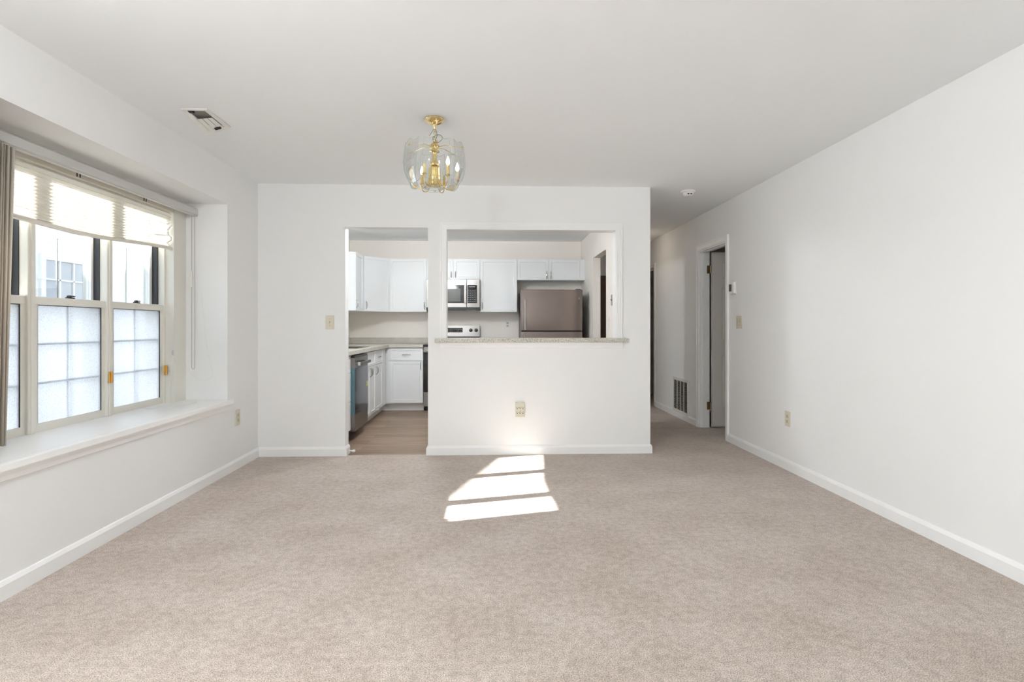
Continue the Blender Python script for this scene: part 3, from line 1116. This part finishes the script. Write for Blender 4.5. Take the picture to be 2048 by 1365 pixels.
th_ = thing('thermostat', 'white wall thermostat with a dark screen above the switch', 'thermostat', (R, 5.38, 1.545), ROTR)
MB().box(-0.062, 0.062, -0.008, 0, -0.066, 0.066, 0.006, 2).build('back_plate', WPLAST, th_)
MB().box(-0.055, 0.055, -0.028, -0.006, -0.056, 0.056, 0.006, 2).build('housing', WPLAST, th_, True)
MB().box(-0.046, 0.012, -0.0288, -0.027, -0.034, 0.036).build('screen', SCREEN, th_)
for z in (-0.02, 0.012):
    MB().box(0.024, 0.04, -0.0295, -0.0275, z - 0.006, z + 0.012, 0.001).build('button', GRILLE, th_)

# return air grille on the hall wall
rg = thing('return_air_grille', 'large white return air grille low on the hall wall', 'vent', (R, 6.89, 0.29), ROTR)
gw, gh = 0.56, 0.44
k = MB()
for a, c_ in ((-gw / 2, -gw / 2 + 0.035), (gw / 2 - 0.035, gw / 2)):
    k.box(a, c_, -0.014, -0.0, -gh / 2, gh / 2, 0.003)
k.box(-gw / 2 + 0.035, gw / 2 - 0.035, -0.014, 0, gh / 2 - 0.035, gh / 2)
k.box(-gw / 2 + 0.035, gw / 2 - 0.035, -0.014, 0, -gh / 2, -gh / 2 + 0.035)
for q in (-0.1225, 0, 0.1225):
    k.box(q - 0.006, q + 0.006, -0.012, 0, -gh / 2 + 0.03, gh / 2 - 0.03)
k.build('grille_frame', GRILLE, rg)
MB().box(-gw / 2 + 0.03, gw / 2 - 0.03, -0.0025, 0, -gh / 2 + 0.03, gh / 2 - 0.03).build('filter_opening', DARK, rg)
k = MB()
z = -gh / 2 + 0.05
while z < gh / 2 - 0.045:
    k.prism([(-0.010, z), (-0.003, z + 0.006), (-0.003, z + 0.007), (-0.010, z + 0.001)], 'x', -gw / 2 + 0.034, gw / 2 - 0.034)
    z += 0.02
k.build('grille_louver', DUCT, rg)

ds = thing('door_stop', 'small white door stop at the foot of the kitchen doorway', 'door stop', (DX0 + 0.015, DB - 0.035, 0.03))
k = MB()
k.cyl((DX0 + 0.015, DB - 0.035, 0.03), (DX0 + 0.05, DB - 0.04, 0.027), 0.006, 12)
k.build('stem', WPLAST, ds, True, world=True)
MB().lathe([(0.004, 0.03), (0.012, 0.034), (0.013, 0.05), (0.008, 0.056), (0.002, 0.057)], (DX0 + 0.015, DB - 0.04, 0.027), 14, 'X').build('bumper', WPLAST, ds, True, world=True)

# ------------------------------------------------------------------ pass-through ledge
b = MB()
b.box(-0.497, 1.255, D - 0.045, D + 0.0, PZ0, 1.056, 0.006, 2)
b.box(PX0 + 0.0, PX1, D - 0.02, DB + 0.05, PZ0, 1.0555, 0.004)
o = struct('trim_5', b, SPECK)
del o['kind']
o.name = 'bar_ledge'
prop(o, 'speckled stone laminate ledge of the pass-through opening', 'counter')


# ------------------------------------------------------------------ kitchen cabinets (local: back at y=0, front -d)
def pull(x, z, y, vertical=True, ln=0.10):
    pts = []
    for q in range(9):
        s_ = -1 + 2 * q / 8
        out = 0.024 * (1 - s_ ** 4)
        pts.append((x, y - out, z + s_ * ln / 2) if vertical else (x + s_ * ln / 2, y - out, z))
    m_ = MB()
    m_.tube(pts, [0.0032, 0.0042, 0.005, 0.0056, 0.006, 0.0056, 0.005, 0.0042, 0.0032], 8)
    for s_ in (-1, 1):
        p = (x, y, z + s_ * ln / 2) if vertical else (x + s_ * ln / 2, y, z)
        m_.cyl((p[0], y + 0.001, p[2]), (p[0], y - 0.006, p[2]), 0.0055, 10)
    return m_


def front(parent, name, x, z, w, h, d, handle, rail=0.057, ln=0.10):
    o = MB().panel(w, h, 0.02, rail, 0.008, x, -d, z).build(name, CAB, parent)
    if handle:
        hx, hz, vert = handle
        pull(x + hx, z + hz, -d, vert, ln).build('handle', NICKEL, o, True)
    return o


def wall_cabinet(label, loc, rz, w, h, doors, d=0.33, extra=None):
    t = thing('wall_cabinet', label, 'cabinet', loc, rz, 'white shaker wall cabinets')
    bd = MB().box(0.0, w, -d + 0.0205, 0, 0, h)
    bd.build('body', CAB, t)
    g = 0.002
    if doors == 2:
        dw = w / 2 - g * 1.5
        front(t, 'door', g, g, dw, h - 2 * g, d, (dw - 0.03, 0.07, True))
        front(t, 'door', w / 2 + g / 2, g, dw, h - 2 * g, d, (0.03, 0.07, True))
    else:
        hx = 0.03 if doors == 'L' else w - 2 * g - 0.03
        front(t, 'door', g, g, w - 2 * g, h - 2 * g, d, (hx, 0.085, True))
    return t


UZ, UH = 1.372, 0.762
wall_cabinet('tall white wall cabinet left of the microwave', (-1.432, KB, UZ), 0, 0.527, UH, 'R')
wall_cabinet('short white wall cabinet above the microwave', (-0.905, KB, 1.836), 0, 0.762, UZ + UH - 1.836, 2)
wall_cabinet('tall white wall cabinet between microwave and refrigerator', (-0.143, KB, UZ), 0, 0.533, UH, 'L')
t = wall_cabinet('short wide white wall cabinet above the refrigerator', (0.39, KB, 1.832), 0, 0.91, UZ + UH - 1.832, 2)
MB().box(0.911, 0.979, -0.325, -0.30, 0, UZ + UH - 1.832).build('filler_strip', CAB, t)
wall_cabinet('narrow white wall cabinet seen end on past the doorway edge', (L, 7.25, UZ), PI / 2, 0.41, UH, 'L')
# diagonal corner cabinet
t = thing('wall_cabinet', 'white corner wall cabinet with a diagonal door', 'cabinet', (L, KB, UZ), 0, 'white shaker wall cabinets')
pts = [(0, 0), (0.637, 0), (0.637, -0.31), (0.34, -0.62), (0, -0.62)]
MB().prism(pts, 'z', 0, UH).build('body', CAB, t)
vA, vB = Vector((0.332, -0.628)), Vector((0.640, -0.318))
dl = (vB - vA).length
o = MB().panel(dl - 0.012, UH - 0.004, 0.02, 0.057, 0.008, 0.006, -0.02, 0.002).build('door', CAB, t)
o.location = (vA.x, vA.y, 0)
o.rotation_euler = (0, 0, math.atan2((vB - vA).y, (vB - vA).x))
pull(0.036, 0.085, -0.02).build('handle', NICKEL, o, True)


def base_cabinet(label, loc, rz, w, layout, d=0.64, toe=True):
    t = thing('base_cabinet', label, 'cabinet', loc, rz, 'white shaker base cabinets')
    MB().box(0.0, w, -d + 0.0205, -0.03, 0.10, 0.874).build('body', CAB, t)
    MB().box(0.0, w, -d + 0.085, -0.03, 0, 0.10).build('toe_kick', CAB, t)
    g = 0.002
    if layout == 'drawers':
        for (z0, z1) in ((0.115, 0.40), (0.405, 0.69), (0.695, 0.862)):
            front(t, 'drawer', g, z0, w - 2 * g, z1 - z0, d, (w / 2, (z1 - z0) / 2, False), 0.04)
    elif layout == 'sink':
        o = front(t, 'false_drawer_front', g, 0.695, w - 2 * g, 0.167, d, None, 0.04)
        dw = w / 2 - 1.5 * g
        front(t, 'door', g, 0.115, dw, 0.575, d, (dw - 0.03, 0.505, True), 0.05)
        front(t, 'door', w / 2 + g / 2, 0.115, dw, 0.575, d, (0.03, 0.505, True), 0.05)
    else:
        front(t, 'drawer', g, 0.695, w - 2 * g, 0.167, d, (w / 2, 0.084, False), 0.04)
        hx = 0.03 if layout == 'L' else w - 2 * g - 0.03
        front(t, 'door', g, 0.115, w - 2 * g, 0.575, d, (hx, 0.505, True))
    return t


LD = 0.66          # left run depth to the door faces: x = -1.41
base_cabinet('white drawer base cabinet nearest the kitchen doorway', (L, DB + 0.01, 0), PI / 2, 5.662 - DB - 0.01, 'drawers', LD)
base_cabinet('white sink base cabinet beside the dishwasher', (L, 6.276, 0), PI / 2, 0.607, 'sink', LD)
t = base_cabinet('white base cabinet with drawer between sink base and corner', (L, 6.883, 0), PI / 2, 0.457, 'L', LD)
MB().box(0.458, 0.755, -LD + 0.02, -LD + 0.04, 0.10, 0.874).build('filler_strip', CAB, t)
MB().box(0.458, 0.83, -LD + 0.085, -LD + 0.10, 0, 0.10).build('toe_kick', CAB, t)
t = base_cabinet('white base cabinet left of the oven range', (-1.375, KB, 0), 0, 0.455, 'R', 0.64)
MB().box(-0.058, 0.0, -0.6195, -0.60, 0.10, 0.874).build('filler_strip', CAB, t)
MB().box(-0.135, 0.0, -0.555, -0.54, 0.0, 0.10).build('toe_kick', CAB, t)
base_cabinet('white base cabinet between range and refrigerator', (-0.145, KB, 0), 0, 0.535, 'R', 0.64)

# worktops
ct = thing('worktop', 'speckled L shaped kitchen worktop with a low upstand', 'worktop', (L, KB, 0.876))
k = MB()
SY0, SY1, SX0, SX1 = 6.30, 6.86, -1.98, -1.50
k.box(L, -1.385, DB, SY0, 0.876, 0.914)
k.box(L, SX0, SY0, SY1, 0.876, 0.914)
k.box(SX1, -1.385, SY0, SY1, 0.876, 0.914)
k.box(L, -1.385, SY1, KB - 0.66, 0.876, 0.914)
k.box(L, -0.918, KB - 0.66, KB, 0.876, 0.914)
k.build('slab', SPECK, ct, world=True)
k = MB()
k.box(L, -0.918, KB - 0.02, KB, 0.914, 1.0, 0.003)
k.box(L, L + 0.02, DB, KB - 0.02, 0.914, 1.0, 0.003)
k.build('upstand', SPECK, ct, world=True)
ct = thing('worktop', 'short speckled worktop between range and refrigerator', 'worktop', (0.1, KB, 0.876))
MB().box(-0.150, 0.40, KB - 0.66, KB, 0.876, 0.914, 0.004).build('slab', SPECK, ct, world=True)
MB().box(-0.150, 0.40, KB - 0.02, KB, 0.914, 1.0, 0.003).build('upstand', SPECK, ct, world=True)

sk = thing('kitchen_sink', 'stainless steel sink set into the worktop by the doorway', 'sink', (-1.74, 6.58, 0.914))
k = MB()
rr = 0.02
k.box(SX0 - rr, SX0 + 0.02, SY0 - rr, SY1 + rr, 0.9145, 0.919, 0.0015)
k.box(SX1 - 0.02, SX1 + rr, SY0 - rr, SY1 + rr, 0.9145, 0.919, 0.0015)
k.box(SX0 - rr, SX1 + rr, SY0 - rr, SY0 + 0.02, 0.9145, 0.919, 0.0015)
k.box(SX0 - rr, SX1 + rr, SY1 - 0.02, SY1 + rr, 0.9145, 0.919, 0.0015)
k.build('rim', STEEL, sk, world=True)
k = MB()
x0, x1, y0, y1 = SX0 + 0.004, SX1 - 0.004, SY0 + 0.004, SY1 - 0.004
k.box(x0, x0 + 0.003, y0, y1, 0.878, 0.915); k.box(x1 - 0.003, x1, y0, y1, 0.878, 0.915)
k.box(x0, x1, y0, y0 + 0.003, 0.878, 0.915); k.box(x0, x1, y1 - 0.003, y1, 0.878, 0.915)
k.box(x0, x1, y0, y1, 0.8765, 0.880)
k.build('basin', STEEL, sk, world=True)

# ------------------------------------------------------------------ dishwasher
XF = -1.37
dw = thing('dishwasher', 'stainless dishwasher still wearing blue protective film', 'dishwasher', (-1.7, 5.97, 0))
Y0, Y1 = 5.668, 6.270
MB().box(-2.0, XF - 0.052, Y0, Y1, 0.09, 0.87).build('tub', FRSIDE, dw, world=True)
MB().box(-1.95, XF - 0.11, Y0 + 0.01, Y1 - 0.01, 0, 0.09).build('toe_kick', BLACKP, dw, world=True)
do = MB().box(XF - 0.05, XF, Y0 + 0.002, Y1 - 0.002, 0.095, 0.845, 0.004, 2).build('door', STEEL, dw, world=True)
MB().box(XF - 0.002, XF + 0.001, Y0 + 0.004, Y1 - 0.004, 0.265, 0.735).build('film', FILM, do, world=True)
MB().box(XF - 0.048, XF - 0.002, Y0 + 0.0012, Y0 + 0.003, 0.265, 0.735).build('edge_film', TEAL, do, world=True)
MB().box(XF - 0.048, XF - 0.004, Y0 + 0.004, Y1 - 0.004, 0.845, 0.862, 0.002).build('control_strip', BLACKP, do, world=True)
k = MB()
k.box(XF + 0.028, XF + 0.045, Y0 + 0.05, Y1 - 0.05, 0.765, 0.795, 0.005, 2)
for y in (Y0 + 0.06, Y1 - 0.08):
    k.box(XF - 0.002, XF + 0.032, y, y + 0.02, 0.768, 0.792, 0.002)
k.build('handle', STEEL, do, world=True)
MB().box(XF + 0.020, XF + 0.0456, Y0 + 0.046, Y0 + 0.053, 0.762, 0.798, 0.002).build('handle_end_cap', WPLAST, do, world=True)
MB().box(XF + 0.0008, XF + 0.0025, Y1 - 0.07, Y1 - 0.02, 0.50, 0.555).build('sticker', YELLOW, do, world=True)
k = MB()
k.lathe([(0.010, 0.0), (0.010, 0.0012), (0.006, 0.0016)], (XF, 5.97, 0.20), 14, 'X')
k.build('badge', NICKEL, do, True, world=True)

# ------------------------------------------------------------------ range
RX0, RX1 = -0.914, -0.152
rg_ = thing('oven_range', 'stainless electric range with black oven door and rear control panel', 'range', (-0.533, 7.95, 0))
YF = 7.63
MB().box(RX0, RX1, YF + 0.03, KB - 0.01, 0.06, 0.905).build('body', FRSIDE, rg_, world=True)
MB().box(RX0 + 0.02, RX1 - 0.02, YF + 0.06, KB - 0.05, 0.0, 0.06).build('plinth', BLACKP, rg_, world=True)
ck = MB().box(RX0, RX1, YF - 0.005, KB - 0.09, 0.905, 0.918, 0.004).build('cooktop', BLACKG, rg_, world=True)
for (x, y, r) in ((-0.72, 7.80, 0.10), (-0.35, 7.80, 0.08), (-0.72, 8.05, 0.075), (-0.35, 8.05, 0.10)):
    MB().lathe([(r - 0.004, 0.918), (r - 0.004, 0.9184), (r, 0.9184), (r, 0.918)], (x, y, 0), 32).build('burner_ring', DUCT, ck, world=True)
od = MB().box(RX0 + 0.004, RX1 - 0.004, YF - 0.002, YF + 0.03, 0.268, 0.88, 0.004).build('oven_door', BLACKG, rg_, world=True)
MB().box(RX0 + 0.004, RX1 - 0.004, YF - 0.004, YF + 0.0, 0.81, 0.88, 0.001).build('door_rail', STEEL, od, world=True)
k = MB()
k.tube([(RX0 + 0.05, YF - 0.045, 0.835), (RX1 - 0.05, YF - 0.045, 0.835)], 0.011, 14)
for x in (RX0 + 0.08, RX1 - 0.08):
    k.cyl((x, YF, 0.835), (x, YF - 0.045, 0.835), 0.008, 10)
k.build('handle', STEEL, od, True, world=True)
MB().box(RX0 + 0.004, RX1 - 0.004, YF - 0.002, YF + 0.03, 0.065, 0.262, 0.004).build('storage_drawer', STEEL, rg_, world=True)
k = MB()
k.prism([(KB - 0.09, 0.918), (KB - 0.075, 1.02), (KB - 0.065, 1.178), (KB - 0.01, 1.178), (KB - 0.01, 0.918)], 'x', RX0, RX1)
bg_ = k.build('back_panel', STEEL, rg_, world=True)
MB().prism([(KB - 0.0935, 0.92), (KB - 0.0785, 1.018), (KB - 0.07, 1.018), (KB - 0.07, 0.92)], 'x', RX0 + 0.001, RX1 - 0.001).build('panel_base', BLACKP, bg_, world=True)
MB().box(-0.66, -0.405, KB - 0.0745, KB - 0.066, 1.076, 1.143).build('display', BLACKG, bg_, world=True)
k = MB()
for r_ in range(2):
    for q in range(8):
        x = -0.65 + q * 0.031
        k.box(x, x + 0.010, KB - 0.0752, KB - 0.0744, 1.088 + r_ * 0.03, 1.095 + r_ * 0.03)
k.build('key_print', WKEY, bg_, world=True)
for x in (-0.283, -0.205, -0.86, -0.782):
    kb = MB().lathe([(0.026, 0.0), (0.026, -0.006), (0.021, -0.010), (0.018, -0.030), (0.014, -0.033)], (x, KB - 0.068, 1.108), 24, 'Y').build('knob', BLACKP, bg_, True, world=True)
    MB().box(x - 0.004, x + 0.004, KB - 0.1035, KB - 0.1005, 1.106, 1.126).build('pointer', WKEY, kb, world=True)

# ------------------------------------------------------------------ microwave
mw = thing('microwave', 'stainless over-range microwave mounted under the short cabinet', 'microwave', (-0.524, 8.07, 1.405))
MX0, MX1, MZ0, MZ1, MF = -0.903, -0.145, 1.405, 1.832, 7.88
MB().box(MX0, MX1, MF + 0.03, KB - 0.005, MZ0, MZ1).build('body', FRSIDE, mw, world=True)
HXc = -0.333
dr = MB().box(MX0, HXc, MF, MF + 0.03, MZ0 + 0.03, MZ1, 0.003).build('door', STEEL, mw, world=True)
MB().box(MX0 + 0.04, -0.365, MF - 0.002, MF + 0.004, 1.497, 1.753, 0.001).build('door_glass', BLACKG, dr, world=True)
MB().box(MX0 + 0.075, -0.42, MF - 0.003, MF - 0.001, 1.52, 1.70).build('window_screen', SCREEN, dr, world=True)
k = MB()
k.box(-0.367, -0.335, MF - 0.045, MF - 0.030, 1.495, 1.755, 0.006, 2)
for z in (1.52, 1.72):
    k.box(-0.36, -0.342, MF - 0.034, MF + 0.002, z, z + 0.018)
k.build('handle', STEEL, dr, world=True)
cp = MB().box(HXc + 0.003, MX1, MF, MF + 0.03, MZ0 + 0.03, MZ1, 0.003).build('control_panel', STEEL, mw, world=True)
MB().box(HXc + 0.012, -0.185, MF - 0.002, MF + 0.004, 1.497, 1.753, 0.001).build('key_pad', BLACKG, cp, world=True)
k = MB()
for r_ in range(7):
    for q in range(4):
        x = HXc + 0.022 + q * 0.030
        zz = 1.515 + r_ * 0.027
        k.box(x, x + 0.016, MF - 0.0028, MF - 0.0018, zz, zz + 0.008)
k.box(HXc + 0.03, -0.21, MF - 0.0028, MF - 0.0018, 1.722, 1.738)
k.build('key_print', WKEY, cp, world=True)
MB().lathe([(0.011, 0.0), (0.011, -0.0015), (0.008, -0.002)], (-0.60, MF, 1.793), 18, 'Y').build('badge', NICKEL, dr, world=True)
MB().box(MX0, MX1, MF + 0.012, MF + 0.05, MZ0 - 0.004, MZ0 + 0.03).build('vent_grille', BLACKP, mw, world=True)
MB().box(-0.34, -0.20, MF + 0.06, MF + 0.14, MZ0 - 0.006, MZ0).build('task_lamp_lens', WPLAST, mw, world=True)

# ------------------------------------------------------------------ refrigerator
rf = thing('refrigerator', 'reflection-tinted stainless top-freezer refrigerator with long handle', 'refrigerator', (0.84, 7.9, 0))
FX0, FX1, FF = 0.421, 1.261, 7.50
MB().box(FX0 + 0.008, FX1 - 0.008, FF + 0.085, KB - 0.03, 0.03, 1.655).build('body', FRSIDE, rf, world=True)
k = MB()
k.box(FX0 + 0.03, FX1 - 0.03, FF + 0.09, KB - 0.06, 0, 0.03)
k.build('base_grille', BLACKP, rf, world=True)
fz = MB().box(FX0, FX1, FF, FF + 0.08, 1.105, 1.668, 0.012, 3).build('freezer_door', FRSTEEL, rf, True, world=True)
rd = MB().box(FX0, FX1, FF, FF + 0.08, 0.06, 1.092, 0.012, 3).build('fridge_door', FRSTEEL, rf, True, world=True)
MB().box(FX0 + 0.01, FX1 - 0.01, FF + 0.02, FF + 0.083, 1.088, 1.11).build('door_gasket', BLACKP, rf, world=True)
for door, z0, z1 in ((fz, 1.115, 1.535), (rd, 0.52, 1.082)):
    k = MB()
    k.box(0.462, 0.494, FF - 0.058, FF - 0.040, z0, z1, 0.006, 2)
    for z in (z0 + 0.012, z1 - 0.04):
        k.box(0.468, 0.488, FF - 0.044, FF + 0.002, z, z + 0.028, 0.002)
    k.build('handle', STEEL, door, world=True)
MB().lathe([(0.011, 0.0), (0.011, -0.0015), (0.008, -0.002)], (1.213, FF, 1.55), 18, 'Y').build('badge', NICKEL, fz, world=True)
MB().box(FX1 - 0.09, FX1 - 0.02, FF + 0.01, FF + 0.10, 1.656, 1.678, 0.004).build('hinge_cover', FRSIDE, rf, world=True)


# ------------------------------------------------------------------ ceiling lamps out of the picture
def flush_lamp(label, loc, power, col, r=0.15):
    t = thing('ceiling_lamp', label, 'lamp', (loc[0], loc[1], C))
    MB().lathe([(r * 0.9, C), (r * 0.92, C - 0.02), (r * 0.85, C - 0.025)], (loc[0], loc[1], 0), 32).build('lamp_base', BRASS, t, True, world=True)
    MB().lathe([(r * 0.86, C - 0.022), (r, C - 0.04), (r * 0.93, C - 0.07), (r * 0.6, C - 0.095), (r * 0.1, C - 0.105)], (loc[0], loc[1], 0), 32).build('lamp_shade', LAMPG, t, True, world=True)
    d = bpy.data.lights.new('lamp_light', 'POINT')
    d.shadow_soft_size = r * 0.8
    d.energy = power
    d.color = col
    o = bpy.data.objects.new('lamp_light', d)
    COL.objects.link(o)
    o.location = (loc[0], loc[1], C - 0.112 - r * 0.8)
    return t


flush_lamp('added round opal ceiling lamp lighting the kitchen', (-0.7, 5.9), 36, (0.95, 0.98, 1.0))  # added out of view to brighten the kitchen
flush_lamp('round opal ceiling lamp in the hall', (1.93, 7.5), 0.6, (1.0, 0.74, 0.45))
flush_lamp('added round opal fill lamp on the living area ceiling', (-1.1, 0.3), 62, (0.95, 0.98, 1.0))  # added fill light behind the camera, unseen

# ------------------------------------------------------------------ outdoors
struct('ground', MB().box(-30, 30, -30, 40, -0.5, -0.25), GROUND)
nh = thing('neighbour_house', 'white sided neighbouring house seen through the dining window', 'house', (-7, 6, -0.25))
NX = -7.0
YR = 6.0
z_at = lambda y: 3.88 + 0.21 * (min(y, 2 * YR - y) - 1.865)
k = MB()
k.prism([(-4.0, -0.25), (15.5, -0.25), (15.5, z_at(15.5)), (YR, z_at(YR)), (-4.0, z_at(-4.0))], 'x', NX - 6, NX)
z = -0.25
while z < 5.0:
    # each course clipped to the gable outline
    ztop = z + 0.11
    ya, yb = -4.0, 15.5
    if ztop > z_at(-4.0):
        ya = 1.865 + (ztop - 3.88) / 0.21
        yb = 2 * YR - ya
    if yb > 15.5: yb = 15.5
    if yb - ya > 0.3:
        k.prism([(NX, z), (NX + 0.007, z), (NX + 0.001, z + 0.11), (NX, z + 0.11)], 'y', ya, yb)
    z += 0.11
k.build('wall', SIDING, nh, world=True)
k = MB()
k.prism([(-4.3, z_at(-4.3)), (YR, z_at(YR)), (16, z_at(16)), (16, z_at(16) + 0.16), (YR, z_at(YR) + 0.16), (-4.3, z_at(-4.3) + 0.16)], 'x', NX - 6.2, NX + 0.0)
k.build('roof', SHINGLE, nh, world=True)


def nwin(y0, y1, z0, z1):
    k = MB()
    x0, x1 = NX + 0.002, NX + 0.05
    k.box(x0, x1, y0 - 0.09, y0, z0 - 0.09, z1 + 0.09); k.box(x0, x1, y1, y1 + 0.09, z0 - 0.09, z1 + 0.09)
    k.box(x0, x1, y0, y1, z1, z1 + 0.09); k.box(x0, x1, y0, y1, z0 - 0.09, z0)
    for q in (1, 2):
        yy = y0 + (y1 - y0) * q / 3
        k.box(x0, x1 - 0.01, yy - 0.015, yy + 0.015, z0, z1)
    for q in (1, 2):
        zz = z0 + (z1 - z0) * q / 3
        k.box(x0, x1 - 0.01, y0, y1, zz - 0.012, zz + 0.012)
    fo = k.build('window_frame', SIDING, nh, world=True)
    MB().box(NX + 0.003, NX + 0.022, y0, y1, z0, z1).build('pane', NPANE, fo, world=True)


nwin(8.95, 9.85, 1.30, 2.22)
